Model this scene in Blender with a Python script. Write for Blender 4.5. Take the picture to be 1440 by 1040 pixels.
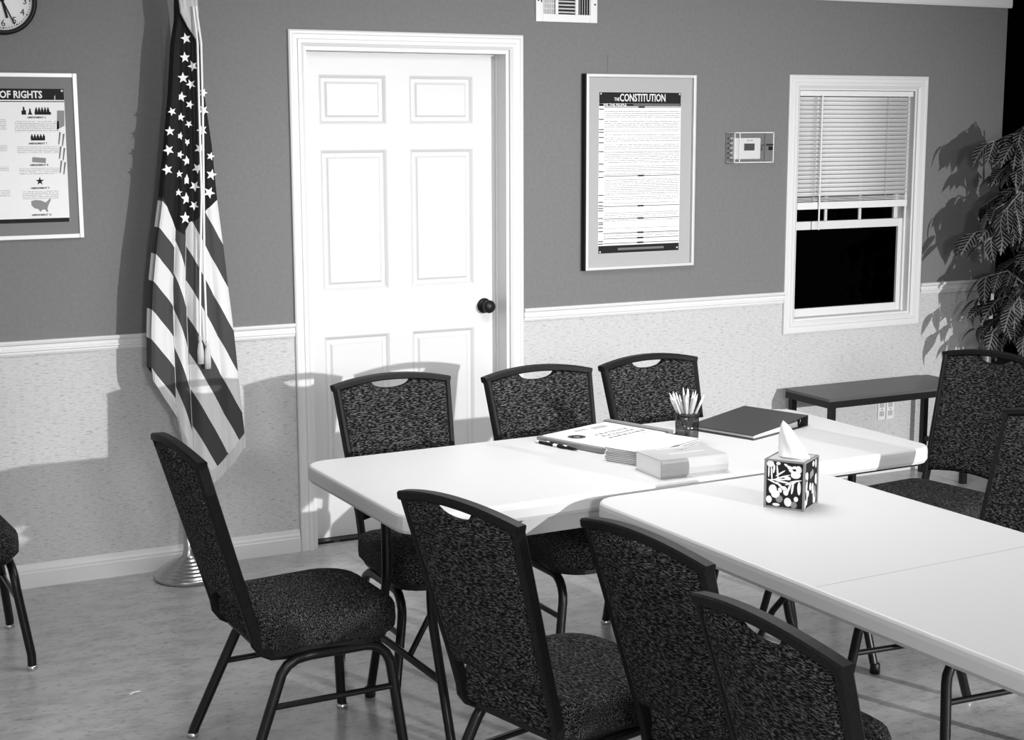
import bpy, bmesh, math, random
from mathutils import Vector, Matrix
PI = math.pi
for o in list(bpy.data.objects): bpy.data.objects.remove(o)
scene = bpy.context.scene
COL = scene.collection

# ------------------------------------------------------------ camera
CAM_F, CAM_YAW, CAM_PITCH, CAM_ROLL = 2118.0, 0.4694, 0.1613, -0.0028
CAM_POS = Vector((-1.9443, -5.7693, 1.7338))
f = Vector((math.sin(CAM_YAW)*math.cos(CAM_PITCH), math.cos(CAM_YAW)*math.cos(CAM_PITCH), -math.sin(CAM_PITCH)))
r0 = Vector((math.cos(CAM_YAW), -math.sin(CAM_YAW), 0)); u0 = r0.cross(f)
r1 = r0*math.cos(CAM_ROLL)+u0*math.sin(CAM_ROLL); u1 = -r0*math.sin(CAM_ROLL)+u0*math.cos(CAM_ROLL)
cd = bpy.data.cameras.new('camera'); cam = bpy.data.objects.new('camera', cd); COL.objects.link(cam)
cd.sensor_fit = 'HORIZONTAL'; cd.sensor_width = 36; cd.lens = CAM_F/1440*36; cd.clip_start = .05
M3 = Matrix((r1, u1, -f)).transposed()
cam.matrix_world = Matrix.Translation(CAM_POS) @ M3.to_4x4()
scene.camera = cam

# ------------------------------------------------------------ world, lights, exposure
w = bpy.data.worlds.new('night'); scene.world = w; w.use_nodes = True
w.node_tree.nodes['Background'].inputs[0].default_value = (1, 1, 1, 1)
w.node_tree.nodes['Background'].inputs[1].default_value = 0.42  # even white ambient fill, added in place of bounce from unbuilt walls
vs = scene.view_settings
vs.view_transform = 'Standard'; vs.look = 'None'; vs.exposure = 0.12; vs.gamma = 1.0; vs.use_curve_mapping = False

def point_light(name, loc, power, radius):
    l = bpy.data.lights.new(name, 'POINT'); l.energy = power; l.shadow_soft_size = radius
    o = bpy.data.objects.new(name, l); COL.objects.link(o); o.location = loc; return o
def area_light(name, loc, power, sx, sy):
    l = bpy.data.lights.new(name, 'AREA'); l.shape = 'RECTANGLE'; l.size = sx; l.size_y = sy; l.energy = power
    o = bpy.data.objects.new(name, l); COL.objects.link(o); o.location = loc; return o
# hard recessed downlight far down the room, right of the camera, angled at the door wall
l = bpy.data.lights.new('ceiling_spotlight', 'SPOT'); l.energy = 3700; l.shadow_soft_size = .035; l.spot_size = math.radians(39); l.spot_blend = 1.0
o = bpy.data.objects.new('ceiling_spotlight', l); COL.objects.link(o); o.location = (3.3, -10.75, 2.30)
o.rotation_euler = (Vector((1.35, 0, .10))-Vector(o.location)).to_track_quat('-Z', 'Y').to_euler()
# added soft front fill behind the camera, lifting shadows on upright faces
point_light('front_fill', (-1.5, -8.5, 2.1), 430, .30)
# soft ceiling light above the tables, plus fill added to the left
area_light('ceiling_fill', (0.45, -1.95, 2.42), 38, 1.2, 1.2)
area_light('ceiling_fill', (-2.6, -3.9, 2.42), 26, 1.2, 1.2)  # added left-side fill for the long table's side and the chair backs
area_light('ceiling_fill', (-0.5, -6.4, 2.42), 4, 1.2, 1.2)

# ------------------------------------------------------------ materials
def g(v): return (v, v, v, 1)
def mat(name, v, rough=.5, spec=.5, metal=0.0):
    m = bpy.data.materials.new(name); m.use_nodes = True
    b = m.node_tree.nodes['Principled BSDF']
    b.inputs['Base Color'].default_value = g(v); b.inputs['Roughness'].default_value = rough
    b.inputs['Specular IOR Level'].default_value = spec; b.inputs['Metallic'].default_value = metal
    return m
def tex(m, scale, lo, hi, p0, p1, nscale=1.0, detail=4, bump=0.0, coord='Object', rough=.6, dist=.02):
    """noise stretched by `scale` ramped from lo (at p0) to hi (at p1)"""
    nt = m.node_tree; N = nt.nodes; L = nt.links; b = N['Principled BSDF']
    tc = N.new('ShaderNodeTexCoord'); mp = N.new('ShaderNodeMapping'); mp.inputs['Scale'].default_value = scale
    no = N.new('ShaderNodeTexNoise'); no.inputs['Scale'].default_value = nscale; no.inputs['Detail'].default_value = detail; no.inputs['Roughness'].default_value = rough
    cr = N.new('ShaderNodeValToRGB'); e = cr.color_ramp.elements
    e[0].position = p0; e[0].color = g(lo); e[1].position = p1; e[1].color = g(hi)
    L.new(tc.outputs[coord], mp.inputs['Vector']); L.new(mp.outputs[0], no.inputs['Vector']); L.new(no.outputs['Fac'], cr.inputs[0])
    L.new(cr.outputs[0], b.inputs['Base Color'])
    if bump:
        bp = N.new('ShaderNodeBump'); bp.inputs['Strength'].default_value = bump; bp.inputs['Distance'].default_value = dist
        L.new(no.outputs['Fac'], bp.inputs['Height']); L.new(bp.outputs[0], b.inputs['Normal'])
    return m, no, cr
def mix_noise(m, cr, scale, lo, hi, p0, p1):
    """multiply a second, broader noise over the first"""
    nt = m.node_tree; N = nt.nodes; L = nt.links; b = N['Principled BSDF']
    tc = N.new('ShaderNodeTexCoord'); mp = N.new('ShaderNodeMapping'); mp.inputs['Scale'].default_value = scale
    no = N.new('ShaderNodeTexNoise'); no.inputs['Scale'].default_value = 1; no.inputs['Detail'].default_value = 5
    c2 = N.new('ShaderNodeValToRGB'); e = c2.color_ramp.elements
    e[0].position = p0; e[0].color = g(lo); e[1].position = p1; e[1].color = g(hi)
    mx = N.new('ShaderNodeMix'); mx.data_type = 'RGBA'; mx.blend_type = 'MULTIPLY'; mx.inputs[0].default_value = 1
    L.new(tc.outputs['Object'], mp.inputs['Vector']); L.new(mp.outputs[0], no.inputs['Vector']); L.new(no.outputs['Fac'], c2.inputs[0])
    L.new(cr.outputs[0], mx.inputs[6]); L.new(c2.outputs[0], mx.inputs[7]); L.new(mx.outputs[2], b.inputs['Base Color'])

M = {}
M['white'] = mat('white_paint', .74, .35)
M['trim'] = mat('trim_paint', .68, .4)
M['door'] = mat('door_paint', .64, .4, .3)
M['wall'] = mat('grey_wall_paint', .145, .75, .2); tex(M['wall'], (1, 1, 1), .165, .190, .3, .7, 60, 6, .05)
M['wains'] = mat('woven_wall_covering', .5, .85, .2)
_, _, cr = tex(M['wains'], (32, 32, 250), .32, .56, .31, .46, 1.0, 3, .25, rough=.65, dist=.004)
mix_noise(M['wains'], cr, (60, 60, 320), .86, 1.0, .35, .55)
M['floor'] = mat('grey_vinyl', .2, .28, .5)
_, _, cr = tex(M['floor'], (5, 9, 5), .26, .41, .28, .56, 1.6, 7, .03, rough=.65)
mix_noise(M['floor'], cr, (38, 55, 30), .70, 1.0, .32, .46)
M['ceil'] = mat('ceiling_paint', .6, .9)
M['dark'] = mat('unlit_black', .004, .95, .05)  # darkness of the unlit area past the corner, put into the colour
M['black'] = mat('black_paint', .008, .4, .25)
M['blackmetal'] = mat('black_powder_coat', .005, .35, .3)
M['frame'] = mat('charcoal_hammered_metal', .02, .5, .16); tex(M['frame'], (1, 1, 1), .004, .011, .3, .7, 180, 2, .15, dist=.002)
M['fabric'] = mat('black_woven_fabric', .02, .9, .1)
_, _, cr = tex(M['fabric'], (420, 78, 440), .003, .13, .485, .69, 1.0, 2, .7, rough=.5, dist=.004)
M['chrome'] = mat('steel', .6, .25, .5, 1.0)
M['brass'] = mat('aged_brass', .42, .3, .5, 1.0)
M['plastic'] = mat('table_plastic', .62, .45, .4); tex(M['plastic'], (1, 1, 1), .61, .63, .3, .7, 300, 2, .03, dist=.001)
M['glass_dark'] = mat('night_glass', .0, .05, .02)
M['paper'] = mat('paper', .82, .7, .2)
M['pale'] = mat('pale_grey', .42, .5)
M['board'] = mat('grey_board', .24, .5)
M['grey'] = mat('mid_grey', .22, .6)
M['ink'] = mat('ink', .012, .7, .2)
M['inkgrey'] = mat('grey_ink', .16, .7, .2)
M['mat'] = mat('mat_board', .40, .8, .1)
M['matdark'] = mat('dark_mat_board', .20, .8, .1)
M['silver'] = mat('silver_frame', .62, .35, .5, .2)
M['binder'] = mat('binder_vinyl', .035, .35, .4)
M['bench'] = mat('bench_top', .085, .4, .4)
M['pencil'] = mat('pencil_paint', .50, .4)
M['tissue'] = mat('tissue', .88, .9, .1)
M['soil'] = mat('soil', .01, .9)
M['bark'] = mat('pale_bark', .22, .8); tex(M['bark'], (30, 30, 8), .05, .4, .35, .65, 3, 4, .3)
def clear_mat(name, col, gloss):
    m = bpy.data.materials.new(name); m.use_nodes = True; N = m.node_tree.nodes; L = m.node_tree.links
    N.remove(N['Principled BSDF']); t = N.new('ShaderNodeBsdfTransparent'); t.inputs[0].default_value = g(col)
    gl = N.new('ShaderNodeBsdfGlossy'); gl.inputs[0].default_value = g(.9); gl.inputs[1].default_value = .06
    mx = N.new('ShaderNodeMixShader'); mx.inputs[0].default_value = gloss
    L.new(t.outputs[0], mx.inputs[1]); L.new(gl.outputs[0], mx.inputs[2]); L.new(mx.outputs[0], N['Material Output'].inputs[0]); return m
M['clear'] = clear_mat('clear_acrylic', .97, .05)
M['smoke'] = clear_mat('smoked_acrylic', .55, .06)

def print_lines(name, period, lo=.12, hi=.82, duty=.45, cov=.42):
    """tiny unreadable lines of print: horizontal rows broken by noise"""
    m = mat(name, .8, .7, .2); nt = m.node_tree; N = nt.nodes; L = nt.links
    tc = N.new('ShaderNodeTexCoord'); sp = N.new('ShaderNodeSeparateXYZ'); L.new(tc.outputs['Object'], sp.inputs[0])
    d = N.new('ShaderNodeMath'); d.operation = 'DIVIDE'; d.inputs[1].default_value = period; L.new(sp.outputs[2], d.inputs[0])
    fr = N.new('ShaderNodeMath'); fr.operation = 'FRACT'; L.new(d.outputs[0], fr.inputs[0])
    lt = N.new('ShaderNodeMath'); lt.operation = 'LESS_THAN'; lt.inputs[1].default_value = duty; L.new(fr.outputs[0], lt.inputs[0])
    mp = N.new('ShaderNodeMapping'); mp.inputs['Scale'].default_value = (220, 1, 1/period*.9); L.new(tc.outputs['Object'], mp.inputs[0])
    no = N.new('ShaderNodeTexNoise'); no.inputs['Scale'].default_value = 1; no.inputs['Detail'].default_value = 1; L.new(mp.outputs[0], no.inputs['Vector'])
    gt = N.new('ShaderNodeMath'); gt.operation = 'GREATER_THAN'; gt.inputs[1].default_value = cov; L.new(no.outputs['Fac'], gt.inputs[0])
    mu = N.new('ShaderNodeMath'); mu.operation = 'MULTIPLY'; L.new(lt.outputs[0], mu.inputs[0]); L.new(gt.outputs[0], mu.inputs[1])
    mx = N.new('ShaderNodeMix'); mx.data_type = 'RGBA'; mx.inputs[6].default_value = g(hi); mx.inputs[7].default_value = g(lo)
    L.new(mu.outputs[0], mx.inputs[0]); L.new(mx.outputs[2], N['Principled BSDF'].inputs['Base Color'])
    return m
M['print'] = print_lines('fine_print', .0085, .30, .82, .35)
M['print2'] = print_lines('fine_print_small', .0065, .40, .82, .4)

# ------------------------------------------------------------ mesh helpers
class MB:
    def __init__(s): s.v = []; s.f = []; s.smooth = []
    def add(s, vs, fs, smooth=False):
        n = len(s.v); s.v += [tuple(v) for v in vs]; s.f += [tuple(i+n for i in q) for q in fs]; s.smooth += [smooth]*len(fs); return s
    def box(s, lo, hi, ch=0.0):
        """box, chamfered on all edges by ch"""
        (x0, y0, z0), (x1, y1, z1) = lo, hi
        if not ch:
            return s.add([(x0,y0,z0),(x1,y0,z0),(x1,y1,z0),(x0,y1,z0),(x0,y0,z1),(x1,y0,z1),(x1,y1,z1),(x0,y1,z1)],
                         [(0,3,2,1),(4,5,6,7),(0,1,5,4),(1,2,6,5),(2,3,7,6),(3,0,4,7)])
        bm = bmesh.new(); bmesh.ops.create_cube(bm, size=1)
        for v in bm.verts: v.co = Vector(((x0+x1)/2+v.co.x*(x1-x0), (y0+y1)/2+v.co.y*(y1-y0), (z0+z1)/2+v.co.z*(z1-z0)))
        bmesh.ops.bevel(bm, geom=bm.edges[:], offset=ch, segments=2, affect='EDGES', profile=.6)
        s.bm(bm); return s
    def bm(s, bm, smooth=False):
        bm.verts.ensure_lookup_table(); bm.verts.index_update()
        s.add([v.co[:] for v in bm.verts], [[v.index for v in q.verts] for q in bm.faces], smooth); bm.free(); return s
    def tube(s, pts, r, n=10, caps=True):
        """round tube along points; r number or list"""
        pts = [Vector(p) for p in pts]; vs = []; fs = []; rr = r if isinstance(r, (list, tuple)) else [r]*len(pts)
        t0 = (pts[1]-pts[0]).normalized(); a = Vector((0, 0, 1)) if abs(t0.z) < .9 else Vector((1, 0, 0))
        nrm = t0.cross(a).normalized()
        for i, p in enumerate(pts):
            t = (pts[min(i+1, len(pts)-1)]-pts[max(i-1, 0)]).normalized()
            nrm = (nrm - t*nrm.dot(t)).normalized(); bi = t.cross(nrm)
            for k in range(n):
                an = 2*PI*k/n; vs.append(p+(nrm*math.cos(an)+bi*math.sin(an))*rr[i])
        for i in range(len(pts)-1):
            for k in range(n): fs.append((i*n+k, i*n+(k+1) % n, (i+1)*n+(k+1) % n, (i+1)*n+k))
        s.add(vs, fs, True)
        if caps: s.add(vs[:n], [tuple(range(n))[::-1]]); s.add(vs[-n:], [tuple(range(n))])
        return s
    def sweep(s, pts, wd, dp, side, ch=.004, caps=True):
        """chamfered rectangular bar along points; wd along `side`"""
        pts = [Vector(p) for p in pts]; vs = []; fs = []; a, b_ = wd/2, dp/2
        prof = [(a-ch, b_), (a, b_-ch), (a, -b_+ch), (a-ch, -b_), (-a+ch, -b_), (-a, -b_+ch), (-a, b_-ch), (-a+ch, b_)]; n = 8
        for i, p in enumerate(pts):
            t = (pts[min(i+1, len(pts)-1)]-pts[max(i-1, 0)]).normalized()
            S = Vector(side); S = (S-t*S.dot(t)).normalized(); N = t.cross(S)
            for (x, y) in prof: vs.append(p+S*x+N*y)
        for i in range(len(pts)-1):
            for k in range(n): fs.append((i*n+k, i*n+(k+1) % n, (i+1)*n+(k+1) % n, (i+1)*n+k))
        s.add(vs, fs)
        if caps: s.add(vs[:n], [tuple(range(n))[::-1]]); s.add(vs[-n:], [tuple(range(n))])
        return s
    def lathe(s, prof, n=32, c=(0, 0, 0), axis='z', smooth=True):
        vs = []; fs = []; c = Vector(c)
        for (r, h) in prof:
            for k in range(n):
                a = 2*PI*k/n; p = (r*math.cos(a), r*math.sin(a), h)
                if axis == 'y': p = (p[0], -p[2], p[1])      # axis towards -y
                vs.append(c+Vector(p))
        for i in range(len(prof)-1):
            for k in range(n): fs.append((i*n+k, i*n+(k+1) % n, (i+1)*n+(k+1) % n, (i+1)*n+k))
        s.add(vs, fs, smooth)
        if prof[0][0] > 1e-6: s.add(vs[:n], [tuple(range(n))[::-1]])
        if prof[-1][0] > 1e-6: s.add(vs[-n:], [tuple(range(n))])
        return s
    def prism(s, poly, fn, d0, d1):
        """2D polygon extruded: fn(a,b,d)->xyz"""
        n = len(poly); vs = [fn(a, b_, d0) for a, b_ in poly]+[fn(a, b_, d1) for a, b_ in poly]
        return s.add(vs, [tuple(range(n))[::-1], tuple(range(n, 2*n))]+[(k, (k+1) % n, n+(k+1) % n, n+k) for k in range(n)])
    def build(s, name, m, parent=None, loc=None, rotz=None, fix=True):
        me = bpy.data.meshes.new(name); me.from_pydata(s.v, [], s.f); me.polygons.foreach_set('use_smooth', s.smooth)
        if fix:
            bm = bmesh.new(); bm.from_mesh(me); bmesh.ops.recalc_face_normals(bm, faces=bm.faces[:]); bm.to_mesh(me); bm.free()
        me.materials.append(m); me.update()
        o = bpy.data.objects.new(name, me); COL.objects.link(o)
        if parent: o.parent = parent
        if loc is not None: o.location = loc
        if rotz is not None: o.rotation_euler = (0, 0, rotz)
        return o
def thing(name, label, cat, loc=(0, 0, 0), rotz=0, group=None):
    o = bpy.data.objects.new(name, None); o.empty_display_size = .05; COL.objects.link(o)
    o.location = loc; o.rotation_euler = (0, 0, rotz); tag(o, label, cat, group); return o
def tag(o, label, cat, group=None):
    o['label'] = label; o['category'] = cat
    if group: o['group'] = group
    return o
def struct(o, label=None, cat=None):
    o['kind'] = 'structure'
    if label: o['label'] = label
    if cat: o['category'] = cat
    return o
def dup(root, loc, rotz, label, group=None):
    r = root.copy(); COL.objects.link(r); r.location = loc; r.rotation_euler = (0, 0, rotz); r['label'] = label
    if group: r['group'] = group
    for ch in list(root.children):
        c = ch.copy(); COL.objects.link(c); c.parent = r
        for gch in ch.children:
            d = gch.copy(); COL.objects.link(d); d.parent = c
    return r
def link_copy(src, name, parent, mtx):
    o = bpy.data.objects.new(name, src); COL.objects.link(o); o.parent = parent; o.matrix_local = mtx; return o
def text(name, body, size, m, parent, loc, align='LEFT', sx=1.0, rot=(PI/2, 0, 0), depth=.0004, bold=0.0):
    cu = bpy.data.curves.new(name, 'FONT'); cu.body = body; cu.size = size; cu.align_x = align; cu.extrude = depth; cu.offset = bold; cu.resolution_u = 2
    t = bpy.data.objects.new(name+'_tmp', cu); COL.objects.link(t)
    dg = bpy.context.evaluated_depsgraph_get(); me = bpy.data.meshes.new_from_object(t.evaluated_get(dg))
    bpy.data.objects.remove(t); me.name = name; me.materials.clear(); me.materials.append(m)
    o = bpy.data.objects.new(name, me); COL.objects.link(o); o.parent = parent; o.location = loc; o.rotation_euler = rot; o.scale = (sx, 1, 1); return o
def arc(c, r, a0, a1, n, fn):
    return [fn(c[0]+r*math.cos(a0+(a1-a0)*i/n), c[1]+r*math.sin(a0+(a1-a0)*i/n)) for i in range(n+1)]

# ------------------------------------------------------------ room shell
WX0, WX1 = -4.0, 3.772                        # the grey wall runs to an outside corner at the right
DX0, DX1, DZ = .058, .975, 2.045               # door opening
NX0, NX1, NZ0, NZ1 = 2.484, 3.206, .800, 1.902 # window opening
TH = .15
fl = MB().box((-4.2, -12.0, -.08), (6.5, 3.0, 0)).build('floor', M['floor']); struct(fl, 'mottled grey vinyl floor', 'floor')
ce = MB().box((-4.2, -12.0, 2.46), (6.5, .15, 2.55)).build('ceiling', M['ceil']); struct(ce, 'plain pale ceiling', 'ceiling')
Z0 = .92                                       # boundary paint / woven covering (under the chair rail)
up = MB()
for a in [((WX0, 0, Z0), (DX0, TH, 2.46)), ((DX0, 0, DZ), (DX1, TH, 2.46)), ((DX1, 0, Z0), (NX0, TH, 2.46)), ((NX0, 0, NZ1), (NX1, TH, 2.46)), ((NX1, 0, Z0), (WX1, TH, 2.46))]: up.box(*a)
wall = struct(up.build('wall_back', M['wall']), 'mid-grey painted upper wall behind the tables', 'wall')
lo_ = MB()
for a in [((WX0, 0, 0), (DX0, TH, Z0)), ((DX1, 0, 0), (NX0, TH, Z0)), ((NX0, 0, 0), (NX1, TH, NZ0)), ((NX1, 0, 0), (WX1, TH, Z0))]: lo_.box(*a)
lo_.build('wainscot', M['wains'], wall)
for (sx, z0, z1) in ((-.497, 1.86, 2.10), (1.452, 1.953, 2.035)):
    MB().box((sx, -.0015, z0), (sx+.003, .001, z1)).build('seam', M['inkgrey'], wall)
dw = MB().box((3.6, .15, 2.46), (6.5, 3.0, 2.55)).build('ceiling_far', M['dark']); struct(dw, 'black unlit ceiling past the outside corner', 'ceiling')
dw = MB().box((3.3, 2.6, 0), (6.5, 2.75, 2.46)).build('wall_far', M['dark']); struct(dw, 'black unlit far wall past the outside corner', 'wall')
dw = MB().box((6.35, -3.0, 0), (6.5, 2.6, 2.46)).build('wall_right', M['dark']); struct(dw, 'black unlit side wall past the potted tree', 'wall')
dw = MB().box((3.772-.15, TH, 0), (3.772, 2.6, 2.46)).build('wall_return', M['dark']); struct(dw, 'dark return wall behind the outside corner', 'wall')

def profile_run(prof, x0, x1):
    """moulding with (depth,z) profile running along x on the wall face"""
    m = MB(); m.prism(prof, lambda d, z, x: (x, -d, z), x0, x1); return m
rail = [(0, .893), (.010, .893), (.013, .900), (.013, .906), (.018, .909), (.018, .916), (.014, .919), (.014, .930), (.022, .935), (.024, .942), (.020, .948), (0, .948)]
base = [(0, 0), (.016, 0), (.016, .058), (.012, .062), (.012, .070), (.008, .078), (.005, .090), (0, .092)]
for n, (a, b2) in enumerate([(WX0, -.003), (1.036, 2.424), (3.266, 3.70)]):
    struct(profile_run(rail, a, b2).build('trim_%d' % (n+1), M['trim']), ['white chair rail left of the door behind the flag', 'white chair rail between the door and the window', 'white chair rail stub right of the window'][n], 'chair rail')
for n, (a, b2) in enumerate([(WX0, -.003), (1.036, WX1)]):
    struct(profile_run(base, a, b2).build(['baseboard_left', 'baseboard_right'][n], M['trim']), ['white baseboard left of the door', 'white baseboard right of the door under the window'][n], 'baseboard')
crown = [(0, 2.302), (.012, 2.302), (.016, 2.312), (.016, 2.36), (.03, 2.38), (.06, 2.43), (.07, 2.46), (0, 2.46)]
struct(profile_run(crown, WX0, WX1+.014).build('trim_4', M['trim']), 'white crown moulding along the top of the grey wall', 'crown moulding')

# ------------------------------------------------------------ door
door = thing('door_1', 'white six-panel door with a round black knob', 'door', (0, 0, 0)); door['kind'] = 'structure'
def casing(parent, x0, x1, z0, z1, wd, bottom, m, name='casing'):
    """mitred moulded frame; (x0..x1, z0..z1) outer size; each member its own part"""
    steps = [(0, .0), (.0, .012), (.006, .016), (.014, .016), (.018, .013), (wd*.55, .013), (wd*.6, .017), (wd*.8, .017), (wd-.004, .012), (wd, .010), (wd, 0)]
    def member(a, b2):   # a,b: functions inset -> point on outer/inner line
        k = len(steps); vs = [a(i, d) for i, d in steps]+[b2(i, d) for i, d in steps]
        mb = MB(); mb.add(vs, [(q, q+1, k+q+1, k+q) for q in range(k-1)]+[tuple(range(k)), tuple(range(k, 2*k))]); return mb.build(name, m, parent)
    bz = (lambda i: z0+i) if bottom else (lambda i: z0)
    member(lambda i, d: (x0+i, -d, bz(i)), lambda i, d: (x0+i, -d, z1-i))
    member(lambda i, d: (x1-i, -d, bz(i)), lambda i, d: (x1-i, -d, z1-i))
    member(lambda i, d: (x0+i, -d, z1-i), lambda i, d: (x1-i, -d, z1-i))
    if bottom: member(lambda i, d: (x0+i, -d, z0+i), lambda i, d: (x1-i, -d, z0+i))
casing(door, 0, 1.034, 0, 2.105, .062, False, M['trim'])
jb = MB().box((DX0, 0, 0), (DX0+.018, TH+.02, DZ)).box((DX1-.018, 0, 0), (DX1, TH+.02, DZ)).box((DX0+.018, 0, DZ-.018), (DX1-.018, TH+.02, DZ))
jb.build('jamb', M['trim'], door)
SY = .098; sx0, sx1, sz0, sz1 = DX0+.021, DX1-.021, .012, DZ-.022
st = MB(); st.box((DX0+.018, SY-.013, 0), (DX0+.03, SY-.001, DZ-.018)).box((DX1-.024, SY-.013, 0), (DX1-.018, SY-.001, DZ-.018)).box((DX0+.03, SY-.013, DZ-.024), (DX1-.024, SY-.001, DZ-.018)); st.build('door_stop', M['trim'], door)
cols = [(.160, .452), (.556, .848)]; rows = [(1.738, 1.936), (1.055, 1.634), (.235, .866)]
xs = [sx0, cols[0][0], cols[0][1], cols[1][0], cols[1][1], sx1]; zs = [sz0, rows[2][0], rows[2][1], rows[1][0], rows[1][1], rows[0][0], rows[0][1], sz1]
slab = MB()
for i in (0, 2, 4): slab.box((xs[i], SY, sz0), (xs[i+1], SY+.035, sz1))
for c in cols:
    for i in (0, 2, 4, 6): slab.box((c[0], SY, zs[i]), (c[1], SY+.035, zs[i+1]))
slab.build('door_slab', M['door'], door)
for c in cols:
    for rw in rows:
        p = MB(); x0, x1 = c; z0, z1 = rw; vs = []; fs = []
        ring = [(0, 0), (.006, .004), (.014, .012), (.026, .012), (.030, .010), (.036, .004)]
        for (i, d) in ring: vs += [(x0+i, SY+d, z0+i), (x1-i, SY+d, z0+i), (x1-i, SY+d, z1-i), (x0+i, SY+d, z1-i)]
        for k in range(len(ring)-1):
            for q in range(4): fs.append((k*4+q, k*4+(q+1) % 4, (k+1)*4+(q+1) % 4, (k+1)*4+q))
        n = (len(ring)-1)*4; fs.append((n, n+1, n+2, n+3)); p.add(vs, fs)
        p.box((x0, SY+.022, z0), (x1, SY+.03, z1)); p.build('door_panel', M['door'], door, fix=False)
kn = MB().lathe([(.0, .0), (.033, .0), (.033, .004), (.028, .009), (.013, .011), (.012, .026), (.020, .032), (.027, .042), (.0285, .052), (.025, .062), (.014, .068), (.0, .069)], 28, (.896, SY, .958), 'y')
kn.build('door_knob', M['black'], door)['label'] = 'round black door knob'
MB().box((DX0+.018, .05, 0), (DX1-.018, TH+.02, .010)).build('door_gap_dark', M['black'], door)  # black strip colours in the dark gap beneath the slab

# ------------------------------------------------------------ window
win = thing('window_1', 'white sash window with black night behind the glass', 'window', (0, 0, 0)); win['kind'] = 'structure'
casing(win, 2.426, 3.264, .742, 1.960, .060, True, M['trim'])
jb = MB(); D = .13
jb.box((NX0, 0, NZ0), (NX0+.012, D, NZ1)).box((NX1-.012, 0, NZ0), (NX1, D, NZ1)).box((NX0+.012, 0, NZ1-.012), (NX1-.012, D, NZ1)).box((NX0+.012, 0, NZ0), (NX1-.012, D, NZ0+.012))
jb.build('jamb', M['trim'], win)
tr = MB()
for x in (NX0+.012, NX1-.024): tr.box((x, .035, NZ0+.012), (x+.012, .045, NZ1-.012)); tr.box((x, .075, NZ0+.012), (x+.012, .083, NZ1-.012))
tr.build('sash_track', M['trim'], win)
def sash(z0, z1, y0, name, st_w, bot, top, munt):
    x0, x1 = NX0+.014, NX1-.014; s = MB()
    s.box((x0, y0, z0), (x0+st_w, y0+.028, z1), .003).box((x1-st_w, y0, z0), (x1, y0+.028, z1), .003)
    s.box((x0+st_w, y0, z0), (x1-st_w, y0+.028, z0+bot), .003).box((x0+st_w, y0, z1-top), (x1-st_w, y0+.028, z1), .003)
    so = s.build(name, M['trim'], win)
    MB().box((x0+st_w, y0+.014, z0+bot), (x1-st_w, y0+.018, z1-top)).build('pane', M['glass_dark'], so)
    if munt:
        for k in (1, 2):
            x = x0+st_w+(x1-x0-2*st_w)*k/3; MB().box((x-.008, y0+.006, z0+bot), (x+.008, y0+.013, z1-top)).build('muntin', M['trim'], so)
        z = (z0+z1)/2; MB().box((x0+st_w, y0+.006, z-.008), (x1-st_w, y0+.013, z+.008)).build('muntin', M['trim'], so)
sash(1.235, NZ1-.013, .084, 'upper_sash', .032, .034, .034, True)
sash(NZ0+.013, 1.272, .046, 'lower_sash', .034, .040, .040, False)
# mini blind, drawn half way
bl = thing('mini_blind', 'white slatted mini blind drawn over the top half of the window', 'blind', (0, 0, 1.885))
bx0, bx1 = NX0+.016, NX1-.034
MB().box((bx0, .002, -.022), (bx1+.012, .028, .003), .002).build('head_rail', M['white'], bl)
sl = MB(); n = 6; vs = []; fs = []
for i in range(n+1):
    t = i/n-.5; y = t*.013; z = -t*.0194; bow = .0022*(1-4*t*t)
    vs += [(bx0+.002, .016+y-bow, z), (bx1-.002, .016+y-bow, z)]
for i in range(n): fs.append((2*i, 2*i+1, 2*i+3, 2*i+2))
sl.add(vs, fs, True); slat0 = sl.build('slat', M['white'], bl, (0, 0, -.036), fix=False)
sm = slat0.modifiers.new('thick', 'SOLIDIFY'); sm.thickness = .0008
NS = 23
for i in range(1, NS):
    o = slat0.copy(); COL.objects.link(o); o.parent = bl; o.location = (0, 0, -.036-i*.0203)
for i in range(5):
    z = -.036-NS*.0203+.006-i*.0042
    MB().box((bx0+.002, .004, z-.0016), (bx1-.002, .028, z)).build('slat', M['white'], bl)
zb = -.036-NS*.0203-.016
MB().box((bx0+.001, .003, zb-.034), (bx1-.001, .029, zb), .003).build('bottom_rail', M['white'], bl)
for x in (bx0+.10, bx1-.14): MB().tube([(x, .004, -.02), (x, .004, zb)], .0011, 5).build('ladder_cord', M['pale'], bl)
MB().tube([(bx0+.125, -.004, -.018), (bx0+.122, -.006, -.65)], .0042, 6).build('wand', M['white'], bl)
MB().tube([(bx0+.085, -.002, -.02), (bx0+.083, -.003, -.25), (bx0+.086, -.003, -.52)], .0016, 5).build('pull_cord', M['pale'], bl)

# ------------------------------------------------------------ wall-mounted things
def frame_bars(parent, x0, x1, z0, z1, wd, dp, m, y=0.0):
    for (a, b2) in [((x0, y-dp, z0), (x0+wd, y, z1)), ((x1-wd, y-dp, z0), (x1, y, z1)), ((x0+wd, y-dp, z1-wd), (x1-wd, y, z1)), ((x0+wd, y-dp, z0), (x1-wd, y, z0+wd))]:
        MB().box(a, b2, .002).build('frame_bar', m, parent)
def poly_xz(parent, name, pts, m, y, th=.0006):
    return MB().prism(pts, lambda a, b2, d: (a, d, b2), y-th, y).build(name, m, parent)
def rect_xz(parent, name, x0, x1, z0, z1, m, y, th=.0006): return poly_xz(parent, name, [(x0, z0), (x1, z0), (x1, z1), (x0, z1)], m, y, th)

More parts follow.
